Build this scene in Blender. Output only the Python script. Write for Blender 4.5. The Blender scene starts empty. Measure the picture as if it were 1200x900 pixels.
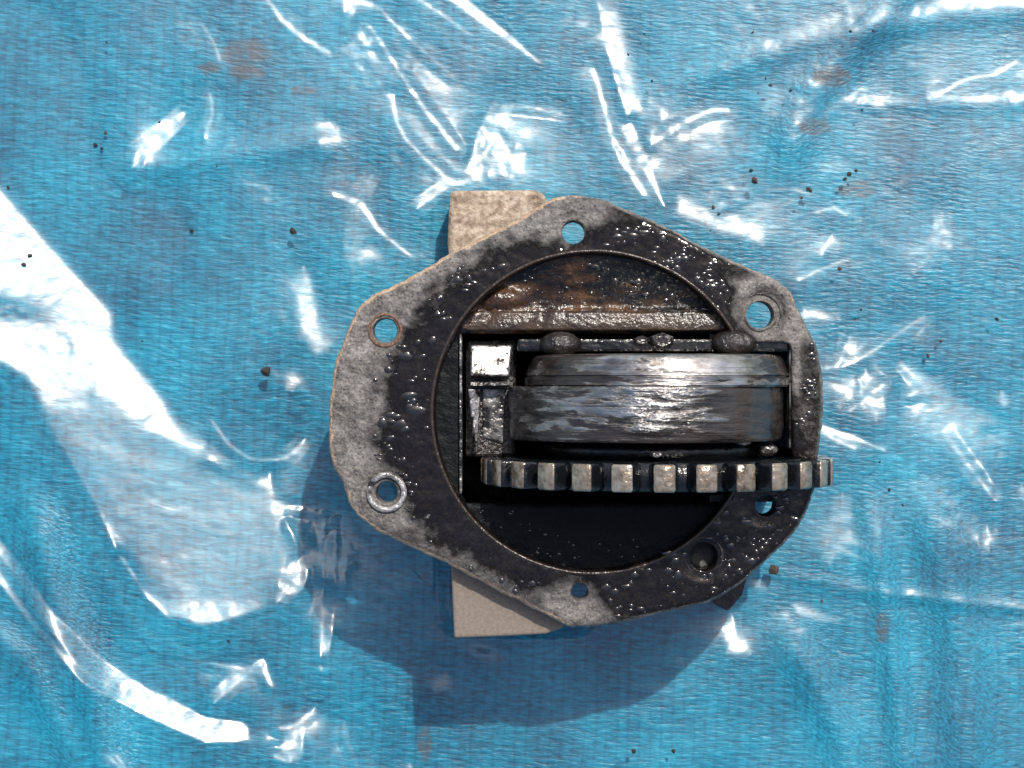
import bpy, bmesh, math, random
import numpy as np
from mathutils import Vector, Matrix
from mathutils.geometry import delaunay_2d_cdt

random.seed(7)
rng = np.random.default_rng(7)
scene = bpy.context.scene
C = scene.collection

# ------------------------------------------------------------------ units
# Distances below are in "p" (0.4 mm).  The camera hangs D above the tarp and looks straight down.
S = 0.0004
D = 2200.0
F = 240.0            # height of the flange face above the tarp
A = 200.0            # height of the gear axis


def k(h):
    return 1.0 - h / D


def L(px, py, h):
    """a point seen at (px, py) that stands h above the tarp -> place coordinates in p"""
    return ((px - 600.0) * k(h), -(py - 450.0) * k(h), h)


# ------------------------------------------------------------------ camera
cam = bpy.data.cameras.new('camera')
camo = bpy.data.objects.new('camera', cam)
C.objects.link(camo)
camo.location = (0, 0, D * S)
cam.sensor_width = 36
cam.lens = 36 * D / 1200.0
cam.clip_start = 0.01
cam.clip_end = 100
scene.camera = camo

# ------------------------------------------------------------------ sky and sun
SUN_EL = math.radians(56)
SUN_AZ = math.atan2(61, 150)
sun_dir = Vector((math.sin(SUN_AZ) * math.cos(SUN_EL), math.cos(SUN_AZ) * math.cos(SUN_EL), math.sin(SUN_EL)))
world = bpy.data.worlds.new('World')
scene.world = world
world.use_nodes = True
wn = world.node_tree
for n in list(wn.nodes):
    wn.nodes.remove(n)
sky = wn.nodes.new('ShaderNodeTexSky')
sky.sky_type = 'NISHITA'
sky.sun_disc = False
sky.sun_elevation = SUN_EL
sky.sun_rotation = SUN_AZ
sky.dust_density = 3.0
sky.ozone_density = 0.4
bg = wn.nodes.new('ShaderNodeBackground')
bg.inputs['Strength'].default_value = 0.135
wo = wn.nodes.new('ShaderNodeOutputWorld')
wn.links.new(sky.outputs[0], bg.inputs[0])
wn.links.new(bg.outputs[0], wo.inputs[0])

sun = bpy.data.lights.new('sun', 'SUN')
sun.energy = 3.0
sun.angle = math.radians(0.8)
sun.color = (1.0, 0.955, 0.89)
suno = bpy.data.objects.new('sun', sun)
C.objects.link(suno)
suno.rotation_euler = sun_dir.to_track_quat('Z', 'Y').to_euler()
suno.location = sun_dir * 3

scene.view_settings.view_transform = 'Standard'
scene.view_settings.look = 'None'
scene.view_settings.exposure = 0.38
scene.view_settings.gamma = 1.0
scene.view_settings.use_curve_mapping = False
scene.render.engine = 'CYCLES'
scene.cycles.max_bounces = 6
scene.cycles.transparent_max_bounces = 16
scene.cycles.sample_clamp_indirect = 6
scene.cycles.use_denoising = True


# ------------------------------------------------------------------ helpers
def smooth(a, b, x):
    t = np.clip((x - a) / (b - a), 0, 1)
    return t * t * (3 - 2 * t)


def tag(o, label=None, cat=None, group=None, kind=None):
    if label: o['label'] = label
    if cat: o['category'] = cat
    if group: o['group'] = group
    if kind: o['kind'] = kind
    return o


def mesh_obj(name, verts, faces, mat, parent=None, smooth_sh=False, attrs=None):
    """verts in p"""
    me = bpy.data.meshes.new(name)
    v = np.asarray(verts, dtype=np.float64) * S
    me.from_pydata(v.tolist(), [], [tuple(int(i) for i in f) for f in faces])
    me.update()
    if smooth_sh:
        me.polygons.foreach_set('use_smooth', [True] * len(me.polygons))
    if attrs:
        for an, val in attrs.items():
            a = me.attributes.new(an, 'FLOAT', 'POINT')
            a.data.foreach_set('value', np.asarray(val, dtype=np.float32))
    me.materials.append(mat)
    o = bpy.data.objects.new(name, me)
    C.objects.link(o)
    if parent is not None:
        put(o, parent)
    return o


def world_of(o):
    m = Matrix.LocRotScale(o.location, o.rotation_euler, o.scale)
    if o.parent:
        m = world_of(o.parent) @ o.matrix_parent_inverse @ m
    return m


def put(o, parent):
    o.parent = parent
    o.matrix_parent_inverse = world_of(parent).inverted()
    return o


def bm_obj(name, bm, mat, parent=None, smooth_sh=False, bevel=0, seg=2):
    if bevel:
        bmesh.ops.bevel(bm, geom=list(bm.edges), offset=bevel, segments=seg, affect='EDGES', profile=0.5, clamp_overlap=True)
    bmesh.ops.recalc_face_normals(bm, faces=bm.faces)
    for v in bm.verts:
        v.co *= S
    me = bpy.data.meshes.new(name)
    bm.to_mesh(me)
    bm.free()
    if smooth_sh:
        me.polygons.foreach_set('use_smooth', [True] * len(me.polygons))
    me.materials.append(mat)
    o = bpy.data.objects.new(name, me)
    C.objects.link(o)
    if parent is not None:
        put(o, parent)
    return o


def prism(bm, poly, z0, z1, top=None):
    """poly: list of (x, y) in p; top: optional list for the upper outline"""
    top = top or poly
    a = [bm.verts.new((x, y, z0)) for x, y in poly]
    b = [bm.verts.new((x, y, z1)) for x, y in top]
    n = len(a)
    for i in range(n):
        bm.faces.new((a[i], a[(i + 1) % n], b[(i + 1) % n], b[i]))
    bm.faces.new(a[::-1])
    bm.faces.new(b)


def lathe_y(prof, cx, cz, seg=160):
    """solid of revolution about an axis parallel to y; prof = [(y, r), ...]"""
    V, Fc = [], []
    n = len(prof)
    for j in range(seg):
        a = 2 * math.pi * j / seg
        for y, r in prof:
            V.append((cx + r * math.sin(a), y, cz + r * math.cos(a)))
    for j in range(seg):
        j2 = (j + 1) % seg
        for i in range(n - 1):
            Fc.append((j * n + i, j * n + i + 1, j2 * n + i + 1, j2 * n + i))
    return V, Fc


def lathe_z(prof, cx, cy, seg=64):
    V, Fc = [], []
    n = len(prof)
    for j in range(seg):
        a = 2 * math.pi * j / seg
        for r, z in prof:
            V.append((cx + r * math.cos(a), cy + r * math.sin(a), z))
    for j in range(seg):
        j2 = (j + 1) % seg
        for i in range(n - 1):
            Fc.append((j * n + i, j2 * n + i, j2 * n + i + 1, j * n + i + 1))
    return V, Fc


def inpoly(X, Y, poly):
    c = np.zeros(X.shape, bool)
    n = len(poly)
    for i in range(n):
        x0, y0 = poly[i]
        x1, y1 = poly[(i + 1) % n]
        if y0 == y1:
            continue
        t = ((y0 > Y) != (y1 > Y)) & (X < (x1 - x0) * (Y - y0) / (y1 - y0) + x0)
        c ^= t
    return c


def segdist(X, Y, pts):
    """distance to a polyline and the running parameter 0..1 along it"""
    best = np.full(X.shape, 1e9)
    par = np.zeros(X.shape)
    pts = np.array(pts, float)
    ln = np.hypot(*(pts[1:] - pts[:-1]).T)
    tot = ln.sum()
    acc = 0
    for (x0, y0), (x1, y1), l in zip(pts[:-1], pts[1:], ln):
        t = np.clip(((X - x0) * (x1 - x0) + (Y - y0) * (y1 - y0)) / (l * l + 1e-9), 0, 1)
        d = np.hypot(X - x0 - t * (x1 - x0), Y - y0 - t * (y1 - y0))
        m = d < best
        best[m] = d[m]
        par[m] = (acc + t[m] * l) / tot
        acc += l
    return best, par


def fnoise(ny, nx, step, lo, hi, seed, aniso=1.0):
    """band-limited noise with wavelengths lo..hi (p), rms 1"""
    r = np.random.default_rng(seed)
    f = np.fft.rfft2(r.standard_normal((ny, nx)))
    fy = np.fft.fftfreq(ny, step)[:, None] * aniso
    fx = np.fft.rfftfreq(nx, step)[None, :]
    q = np.hypot(fx, fy)
    w = np.exp(-(q * lo) ** 2) * (1 - np.exp(-(q * hi) ** 2)) / (q + 1e-4)
    h = np.fft.irfft2(f * w, s=(ny, nx))
    return h / h.std()


# ------------------------------------------------------------------ materials
class NT:
    def __init__(self, name):
        self.m = bpy.data.materials.new(name)
        self.m.use_nodes = True
        self.t = self.m.node_tree
        for n in list(self.t.nodes):
            self.t.nodes.remove(n)
        self.out = self.t.nodes.new('ShaderNodeOutputMaterial')
        tc = self.t.nodes.new('ShaderNodeTexCoord')
        mp = self.t.nodes.new('ShaderNodeMapping')
        mp.inputs['Scale'].default_value = (1 / S,) * 3
        self.t.links.new(tc.outputs['Object'], mp.inputs['Vector'])
        self.co = mp.outputs[0]          # object coordinates in p

    def link(self, a, b):
        if hasattr(a, 'links'):
            self.t.links.new(a, b)
        else:
            b.default_value = a

    def node(self, typ, ins=None, **props):
        n = self.t.nodes.new(typ)
        for p_, v in props.items():
            setattr(n, p_, v)
        for i_, v in (ins or {}).items():
            self.link(v, n.inputs[i_])
        return n

    def mapped(self, scale, rot=0.0, loc=(0, 0, 0), src=None):
        return self.node('ShaderNodeMapping', {'Vector': src or self.co, 'Scale': scale, 'Rotation': (0, 0, rot), 'Location': loc}).outputs[0]

    def noise(self, scale, detail=4, rough=0.55, co=None, dist=0.0):
        return self.node('ShaderNodeTexNoise', {'Vector': co or self.co, 'Scale': scale, 'Detail': detail, 'Roughness': rough, 'Distortion': dist}).outputs['Fac']

    def voro(self, scale, co=None, feature='F1', rnd=1.0):
        return self.node('ShaderNodeTexVoronoi', {'Vector': co or self.co, 'Scale': scale, 'Randomness': rnd}, feature=feature).outputs['Distance']

    def ramp(self, fac, stops):
        n = self.node('ShaderNodeValToRGB', {'Fac': fac})
        cr = n.color_ramp
        while len(cr.elements) < len(stops):
            cr.elements.new(0.5)
        for e, (p_, c_) in zip(cr.elements, stops):
            e.position = p_
            if not hasattr(c_, '__len__'):
                c_ = (c_, c_, c_)
            e.color = (*c_, 1)
        return n.outputs['Color']

    def mix(self, fac, a, b, blend='MIX'):
        n = self.t.nodes.new('ShaderNodeMix')
        n.data_type = 'RGBA'
        n.blend_type = blend
        def col(x):
            return (*x, 1) if isinstance(x, tuple) and len(x) == 3 else x
        self.link(fac, n.inputs[0])
        self.link(col(a), n.inputs[6])
        self.link(col(b), n.inputs[7])
        return n.outputs[2]

    def math(self, op, a, b=0.0, c=0.0, clamp=False):
        n = self.node('ShaderNodeMath', operation=op, use_clamp=clamp)
        self.link(a, n.inputs[0]); self.link(b, n.inputs[1]); self.link(c, n.inputs[2])
        return n.outputs[0]

    def attr(self, name):
        return self.node('ShaderNodeAttribute', attribute_name=name).outputs['Fac']

    def bump(self, h, dist, strength=1.0, nrm=None):
        ins = {'Height': h, 'Distance': dist * S, 'Strength': strength}
        if nrm is not None:
            ins['Normal'] = nrm
        return self.node('ShaderNodeBump', ins).outputs[0]

    def bsdf(self, **kw):
        n = self.t.nodes.new('ShaderNodeBsdfPrincipled')
        for a, v in kw.items():
            a = a.replace('_', ' ')
            if isinstance(v, tuple) and len(v) == 3:
                v = (*v, 1)
            self.link(v, n.inputs[a])
        return n.outputs[0]

    def done(self, sh):
        self.t.links.new(sh, self.out.inputs['Surface'])
        return self.m


def mat_tarp():
    n = NT('woven_tarp')
    warp = n.node('ShaderNodeTexNoise', {'Vector': n.co, 'Scale': 0.008, 'Detail': 2.0}).outputs['Color']
    off = n.node('ShaderNodeVectorMath', {0: warp, 1: (14, 14, 0)}, operation='MULTIPLY').outputs[0]
    co = n.node('ShaderNodeVectorMath', {0: n.co, 1: off}, operation='ADD').outputs[0]
    co = n.mapped((1, 1, 1), rot=0.05, src=co)
    brick = n.node('ShaderNodeTexBrick', {'Vector': co, 'Color1': (0, 0, 0, 1), 'Color2': (1, 1, 1, 1), 'Mortar': (0.35, 0.35, 0.35, 1), 'Scale': 1.0,
                                          'Mortar Size': 0.4, 'Mortar Smooth': 1.0, 'Bias': 0.0, 'Brick Width': 10.0, 'Row Height': 3.5}, offset=0.5)
    strand = brick.outputs['Color']
    mort = brick.outputs['Fac']
    streak = n.noise(1.0, 3, 0.6, co=n.mapped((0.035, 0.24, 1), src=co))
    vert = n.noise(1.0, 2, 0.5, co=n.mapped((0.16, 0.004, 1), src=co))
    big = n.noise(0.006, 4, 0.6)
    big2 = n.noise(0.02, 3, 0.6, co=n.mapped((0.5, 1, 1)))
    dash = n.noise(1.0, 2, 0.5, co=n.mapped((0.075, 0.30, 1), loc=(40, 7, 0), src=co))
    thread = n.node('ShaderNodeTexWave', {'Vector': co, 'Scale': 0.0242, 'Distortion': 1.2, 'Detail': 2.0, 'Detail Scale': 0.6}, wave_type='BANDS', bands_direction='X').outputs['Fac']
    tone = n.math('ADD', n.math('MULTIPLY', strand, 0.14), n.math('MULTIPLY', streak, 0.5))
    tone = n.math('ADD', tone, n.math('MULTIPLY', n.math('SUBTRACT', dash, 0.32), 0.8))
    tone = n.math('SUBTRACT', tone, n.math('MULTIPLY', n.math('POWER', thread, 6.0), 0.09))
    tone = n.math('ADD', tone, n.math('MULTIPLY', n.math('SUBTRACT', vert, 0.5), 0.16))
    tone = n.math('ADD', tone, n.math('MULTIPLY', n.math('SUBTRACT', big, 0.5), 1.15))
    tone = n.math('SUBTRACT', tone, n.math('MULTIPLY', mort, 0.03))
    col = n.ramp(tone, [(0.10, (0.000, 0.058, 0.108)), (0.40, (0.000, 0.145, 0.230)), (0.66, (0.002, 0.237, 0.345)), (1.0, (0.05, 0.40, 0.54))])
    # greyish dusty film lying in broad uneven patches
    dust = n.ramp(n.math('ADD', n.math('MULTIPLY', big2, 0.6), n.math('MULTIPLY', n.noise(0.005, 3, 0.5, co=n.mapped((1, 1, 1), loc=(300, 100, 0))), 0.6)), [(0.58, 0.0), (0.9, 0.2)])
    col = n.mix(dust, col, (0.11, 0.21, 0.27))
    # brown mud stains (upper left) with their own ragged outlines
    stain = None
    for (px, py, rx, ry) in ((288, 62, 34, 17), (290, 84, 24, 11), (245, 80, 16, 9), (355, 106, 16, 6), (1003, 222, 26, 12), (955, 150, 22, 10), (1033, 735, 8, 20), (498, 872, 10, 22), (975, 90, 26, 14)):
        x, y, _ = L(px, py, 0)
        q = n.node('ShaderNodeVectorMath', {0: n.co, 1: (x, y, 0)}, operation='SUBTRACT').outputs[0]
        q = n.node('ShaderNodeVectorMath', {0: q, 1: (1 / rx, 1 / ry, 0)}, operation='MULTIPLY').outputs[0]
        d = n.node('ShaderNodeVectorMath', {0: q}, operation='LENGTH').outputs['Value']
        s = n.math('SUBTRACT', 1.7, d, clamp=True)
        stain = s if stain is None else n.math('MAXIMUM', stain, s)
    rag = n.noise(0.07, 6, 0.75, co=n.mapped((0.6, 1.5, 1)))
    sm = n.ramp(n.math('MULTIPLY', stain, rag), [(0.33, 0.0), (0.55, 0.75)])
    col = n.mix(sm, col, (0.085, 0.065, 0.055))
    h = n.math('ADD', n.math('MULTIPLY', dash, 2.0), n.math('MULTIPLY', streak, 1.6))
    h = n.math('ADD', h, n.math('MULTIPLY', strand, 0.15))
    nb = n.bump(h, 0.7, 0.7)
    nb = n.bump(n.noise(0.03, 3, 0.5), 3.0, 0.5, nrm=nb)
    rough = n.ramp(n.noise(0.02, 4, 0.6), [(0.3, 0.34), (0.7, 0.52)])
    return n.done(n.bsdf(Base_Color=col, Roughness=rough, Normal=nb, IOR=1.5, Specular_IOR_Level=0.45))


def mat_plastic():
    n = NT('clear_plastic')
    back = n.node('ShaderNodeNewGeometry').outputs['Backfacing']
    ior = n.math('ADD', 1.52, n.math('MULTIPLY', back, 1 / 1.52 - 1.52))       # thin sheet: the same from both sides
    fres = n.node('ShaderNodeFresnel', {'IOR': ior}).outputs[0]
    crk = n.noise(0.04, 3, 0.5, co=n.mapped((0.6, 1.3, 1)), dist=0.5)
    nb = n.bump(crk, 0.8, 0.5)
    refl = n.math('MULTIPLY', fres, 1.2, clamp=True)
    g1 = n.node('ShaderNodeBsdfAnisotropic', {'Color': (1, 1, 1, 1), 'Roughness': 0.145, 'Normal': nb}).outputs[0]
    g2 = n.node('ShaderNodeBsdfAnisotropic', {'Color': (1, 1, 1, 1), 'Roughness': 0.36, 'Normal': nb}).outputs[0]
    gl = n.node('ShaderNodeMixShader', {0: 0.42, 1: g1, 2: g2}).outputs[0]
    tr = n.node('ShaderNodeBsdfTransparent', {'Color': (0.97, 0.98, 0.985, 1)}).outputs[0]
    df = n.node('ShaderNodeBsdfDiffuse', {'Color': (0.75, 0.77, 0.78, 1)}).outputs[0]
    tl = n.node('ShaderNodeBsdfTranslucent', {'Color': (0.75, 0.77, 0.78, 1)}).outputs[0]
    hz = n.node('ShaderNodeMixShader', {0: 0.5, 1: df, 2: tl}).outputs[0]
    film = n.ramp(n.noise(0.008, 5, 0.62, co=n.mapped((1, 1, 1), loc=(90, 40, 0))), [(0.45, 0.0), (0.8, 0.04)])
    base = n.node('ShaderNodeMixShader', {0: film, 1: tr, 2: hz}).outputs[0]
    return n.done(n.node('ShaderNodeMixShader', {0: refl, 1: base, 2: gl}).outputs[0])


def mat_flange():
    """oily grey casting: attribute oil = thick wet black oil, edge = bare tan-brown edge"""
    n = NT('oily_casting')
    oil_a = n.attr('oil')
    edge_a = n.attr('edge')
    rag = n.noise(0.10, 6, 0.72)
    fine = n.noise(0.35, 4, 0.7)
    oil = n.ramp(n.math('ADD', oil_a, n.math('MULTIPLY', n.math('SUBTRACT', n.math('ADD', n.math('MULTIPLY', rag, 0.6), n.math('MULTIPLY', fine, 0.4)), 0.5), 1.25)), [(0.30, 0.0), (0.66, 1.0)])
    blot = n.noise(0.045, 5, 0.65)
    dry = n.ramp(n.math('ADD', n.math('MULTIPLY', blot, 0.55), n.math('MULTIPLY', fine, 0.55)), [(0.38, (0.026, 0.023, 0.021)), (0.52, (0.105, 0.094, 0.085)), (0.64, (0.20, 0.182, 0.165)), (0.78, (0.40, 0.375, 0.345))])
    dry = n.mix(n.math('MULTIPLY', oil_a, 0.9, clamp=True), dry, (0.05, 0.05, 0.052))
    pits = n.ramp(n.voro(0.16), [(0.05, 1.0), (0.22, 0.0)])
    dry = n.mix(n.math('MULTIPLY', pits, 0.5), dry, (0.03, 0.027, 0.025))
    tan = n.ramp(fine, [(0.3, (0.20, 0.12, 0.075)), (0.55, (0.42, 0.30, 0.20)), (0.75, (0.58, 0.48, 0.38))])
    em = n.ramp(n.math('ADD', edge_a, n.math('MULTIPLY', n.math('SUBTRACT', rag, 0.5), 1.2)), [(0.4, 0.0), (0.6, 1.0)])
    dry = n.mix(em, dry, tan)
    oilc = n.ramp(fine, [(0.4, (0.004, 0.004, 0.005)), (0.64, (0.012, 0.009, 0.007)), (0.82, (0.07, 0.045, 0.03))])
    col = n.mix(oil, dry, oilc)
    rgh = n.ramp(oil, [(0.0, 0.55), (0.4, 0.24), (1.0, 0.10)])
    grit = n.math('ADD', n.math('MULTIPLY', n.noise(0.12, 2, 0.5), 1.0), n.math('MULTIPLY', pits, -0.25))
    amp = n.ramp(oil, [(0.0, 0.9), (0.5, 1.3), (0.8, 0.8), (1.0, 0.12)])
    nb = n.bump(n.math('MULTIPLY', grit, amp), 5.0, 0.8)
    nb = n.bump(n.noise(0.035, 2, 0.5), 5.0, 0.6, nrm=nb)
    return n.done(n.bsdf(Base_Color=col, Roughness=rgh, Normal=nb, IOR=1.5, Specular_IOR_Level=0.3))


def mat_tan_casting():
    n = NT('sand_cast_tan')
    fine = n.noise(0.17, 3, 0.6)
    blot = n.noise(0.05, 4, 0.6)
    v = n.math('ADD', n.math('MULTIPLY', fine, 0.42), n.math('MULTIPLY', blot, 0.58))
    col = n.ramp(v, [(0.34, (0.11, 0.072, 0.045)), (0.46, (0.26, 0.195, 0.135)), (0.64, (0.52, 0.43, 0.33))])
    nb = n.bump(n.math('ADD', fine, n.math('MULTIPLY', n.voro(0.14), 0.4)), 3.0, 0.8)
    return n.done(n.bsdf(Base_Color=col, Roughness=0.72, Normal=nb))


def mat_brown_oil():
    """brown varnished oil over the cast recess"""
    n = NT('brown_varnish')
    br = n.attr('brown')
    fine = n.noise(0.3, 5, 0.75)
    blot = n.noise(0.04, 5, 0.65, co=n.mapped((0.6, 1.4, 1)))
    brown = n.ramp(n.math('ADD', n.math('MULTIPLY', blot, 0.65), n.math('MULTIPLY', fine, 0.35)), [(0.34, (0.012, 0.008, 0.006)), (0.5, (0.055, 0.026, 0.012)), (0.64, (0.17, 0.085, 0.035)), (0.8, (0.30, 0.26, 0.22))])
    col = n.mix(n.ramp(n.math('ADD', br, n.math('MULTIPLY', n.math('SUBTRACT', blot, 0.5), 1.0)), [(0.3, 0.0), (0.7, 1.0)]), (0.005, 0.006, 0.007), brown)
    nb = n.bump(n.noise(0.1, 3, 0.6), 4.0, 0.6)
    return n.done(n.bsdf(Base_Color=col, Roughness=n.ramp(br, [(0.0, 0.5), (0.4, 0.22)]), Normal=nb, IOR=1.5, Specular_IOR_Level=n.math('ADD', 0.12, n.math('MULTIPLY', br, 0.5))))


def mat_ledge():
    n = NT('brown_ledge')
    fine = n.noise(0.2, 4, 0.65)
    blot = n.noise(0.03, 4, 0.6, co=n.mapped((0.7, 1.6, 1)))
    col = n.ramp(n.math('ADD', n.math('MULTIPLY', blot, 0.7), n.math('MULTIPLY', fine, 0.3)), [(0.36, (0.010, 0.008, 0.006)), (0.5, (0.040, 0.025, 0.016)), (0.68, (0.07, 0.046, 0.028)), (0.86, (0.18, 0.14, 0.11))])
    nb = n.bump(n.noise(0.12, 3, 0.6), 3.0, 0.7)
    return n.done(n.bsdf(Base_Color=col, Roughness=0.26, Normal=nb, IOR=1.5))


def mat_black_oil(name='black_oil', rough=0.14, tint=(0.005, 0.006, 0.007), sc=0.08, bd=4.0):
    n = NT(name)
    nb = n.bump(n.noise(sc, 4, 0.6), bd, 0.5)
    return n.done(n.bsdf(Base_Color=tint, Roughness=rough, Normal=nb, IOR=1.5))


def mat_droplet():
    n = NT('oil_bubble')
    return n.done(n.bsdf(Base_Color=(0.012, 0.010, 0.008), Roughness=0.13, IOR=1.75))


def mat_worn_steel(name, ax_scale, dark=0.5, metal=0.85, bdist=3.0):
    """scratched worn steel with black oil left in the hollows"""
    n = NT(name)
    sc = n.noise(1.0, 3, 0.6, co=n.mapped(ax_scale))
    sc2 = n.noise(1.0, 2, 0.55, co=n.mapped(tuple(3 * a for a in ax_scale)))
    blot = n.noise(0.028, 5, 0.65, co=n.mapped((0.7, 1.6, 0.7)))
    bare = n.ramp(n.math('ADD', n.math('MULTIPLY', sc, 0.55), n.math('MULTIPLY', blot, 0.5)), [(dark - 0.09, 0.0), (dark + 0.06, 1.0)])
    steel = n.ramp(sc2, [(0.3, (0.16, 0.155, 0.15)), (0.7, (0.42, 0.41, 0.40))])
    col = n.mix(bare, (0.014, 0.012, 0.012), steel)
    met = n.math('MULTIPLY', bare, metal)
    rgh = n.ramp(n.math('ADD', n.math('MULTIPLY', sc2, 0.5), n.math('MULTIPLY', bare, 0.5)), [(0.2, 0.16), (0.8, 0.42)])
    h = n.math('ADD', n.math('ADD', sc, n.math('MULTIPLY', sc2, 0.4)), n.math('MULTIPLY', bare, 0.25))
    nb = n.bump(h, bdist, 0.8)
    return n.done(n.bsdf(Base_Color=col, Metallic=met, Roughness=rgh, Normal=nb, IOR=1.5))


def mat_drum():
    """battered drum: attribute bare = rubbed steel, the rest smeared grease and black oil"""
    n = NT('worn_drum_steel')
    ba = n.attr('bare')
    smear = n.noise(1.0, 5, 0.6, co=n.mapped((0.020, 0.11, 0.020)), dist=0.25)
    lump = n.noise(0.055, 3, 0.5, co=n.mapped((0.7, 1.5, 0.7)))
    scr = n.noise(1.0, 1, 0.5, co=n.mapped((0.006, 0.42, 0.006)))
    scratch = n.ramp(scr, [(0.60, 0.0), (0.66, 1.0)])
    bare = n.ramp(n.math('ADD', ba, n.math('MULTIPLY', n.math('SUBTRACT', smear, 0.5), 2.4)), [(0.36, 0.0), (0.54, 1.0)])
    steel = n.ramp(lump, [(0.35, (0.20, 0.186, 0.170)), (0.65, (0.50, 0.475, 0.445))])
    steel = n.mix(n.math('MULTIPLY', scratch, 0.45), steel, (0.07, 0.062, 0.056))
    grease = n.ramp(smear, [(0.30, (0.006, 0.006, 0.007)), (0.50, (0.035, 0.030, 0.027))])
    col = n.mix(bare, grease, steel)
    rgh = n.ramp(n.math('ADD', n.math('MULTIPLY', lump, 0.5), n.math('MULTIPLY', bare, 0.4)), [(0.2, 0.11), (0.8, 0.27)])
    h = n.math('ADD', n.math('MULTIPLY', lump, 1.5), n.math('ADD', n.math('MULTIPLY', smear, 1.6), n.math('ADD', n.math('MULTIPLY', scratch, -0.10), n.math('MULTIPLY', bare, 0.22))))
    nb = n.bump(n.math('MULTIPLY', h, n.attr('batter')), 4.0, 0.8)
    return n.done(n.bsdf(Base_Color=col, Metallic=n.math('MULTIPLY', bare, 0.92), Roughness=rgh, Normal=nb, IOR=1.55))


def mat_plain_steel():
    n = NT('smooth_machined_steel')
    blot = n.noise(0.06, 4, 0.6)
    fleck = n.noise(0.16, 4, 0.7)
    col = n.ramp(n.math('ADD', n.math('MULTIPLY', blot, 0.5), n.math('MULTIPLY', fleck, 0.5)), [(0.43, (0.012, 0.010, 0.009)), (0.50, (0.36, 0.35, 0.34))])
    nb = n.bump(n.math('ADD', n.noise(0.05, 2, 0.5), n.math('MULTIPLY', fleck, 0.35)), 4.0, 0.7)
    return n.done(n.bsdf(Base_Color=col, Metallic=0.9, Roughness=n.ramp(blot, [(0.3, 0.40), (0.7, 0.22)]), Normal=nb))


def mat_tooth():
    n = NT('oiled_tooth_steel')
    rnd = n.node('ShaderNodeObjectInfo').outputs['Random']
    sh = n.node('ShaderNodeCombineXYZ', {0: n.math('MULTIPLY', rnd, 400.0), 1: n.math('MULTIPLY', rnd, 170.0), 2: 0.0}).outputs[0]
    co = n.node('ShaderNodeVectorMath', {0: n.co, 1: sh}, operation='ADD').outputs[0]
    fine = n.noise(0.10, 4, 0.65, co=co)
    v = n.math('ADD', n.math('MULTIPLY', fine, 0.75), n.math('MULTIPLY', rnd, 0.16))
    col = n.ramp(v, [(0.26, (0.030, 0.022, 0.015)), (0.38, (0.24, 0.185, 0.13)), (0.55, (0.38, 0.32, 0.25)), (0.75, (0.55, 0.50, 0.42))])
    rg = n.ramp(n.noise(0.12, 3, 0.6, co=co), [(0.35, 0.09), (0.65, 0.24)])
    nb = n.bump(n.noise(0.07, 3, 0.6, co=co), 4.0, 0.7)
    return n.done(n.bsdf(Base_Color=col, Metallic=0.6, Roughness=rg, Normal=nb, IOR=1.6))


def mat_dirt(name, c0, c1):
    n = NT(name)
    col = n.ramp(n.noise(0.3, 4, 0.7), [(0.35, c0), (0.65, c1)])
    return n.done(n.bsdf(Base_Color=col, Roughness=0.8))


M_TARP = mat_tarp()
M_PLASTIC = mat_plastic()
M_FLANGE = mat_flange()
M_TAN = mat_tan_casting()
M_LUG = mat_dirt('dull_tan_casting', (0.15, 0.12, 0.092), (0.215, 0.178, 0.14))
M_BROWN = mat_brown_oil()
M_OIL = mat_black_oil()
M_CAVITY = mat_black_oil('black_cavity', 0.5, (0.006, 0.006, 0.007))
M_DROP = mat_droplet()
M_DRUM = mat_drum()
M_BRIGHT = mat_worn_steel('bright_machined_steel', (0.05, 0.09, 0.05), 0.40, 0.85, 6.0)
M_BOLT = mat_worn_steel('oily_bolt_steel', (0.06, 0.06, 0.06), 0.58, 0.5, 4.0)
M_TOOTH = mat_tooth()
M_LUMP = mat_black_oil('oily_bolt_dirt', 0.2, (0.014, 0.012, 0.010), 0.14, 7.0)
M_PLAIN = mat_plain_steel()
M_CRUMB = mat_dirt('dark_crumb', (0.006, 0.006, 0.006), (0.03, 0.025, 0.02))
M_CRUMB2 = mat_dirt('brown_crumb', (0.025, 0.017, 0.012), (0.07, 0.05, 0.04))

# ------------------------------------------------------------------ tarp: one large sheet with soft folds
def axis(lo, hi, step, far, n_far=26):
    core = np.arange(lo, hi + 0.1, step)
    t = np.linspace(0, 1, n_far + 1)[1:] ** 2
    return np.concatenate([(lo - t * (far + lo if lo > 0 else far - abs(lo)))[::-1], core, hi + t * (far - hi)])


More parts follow.
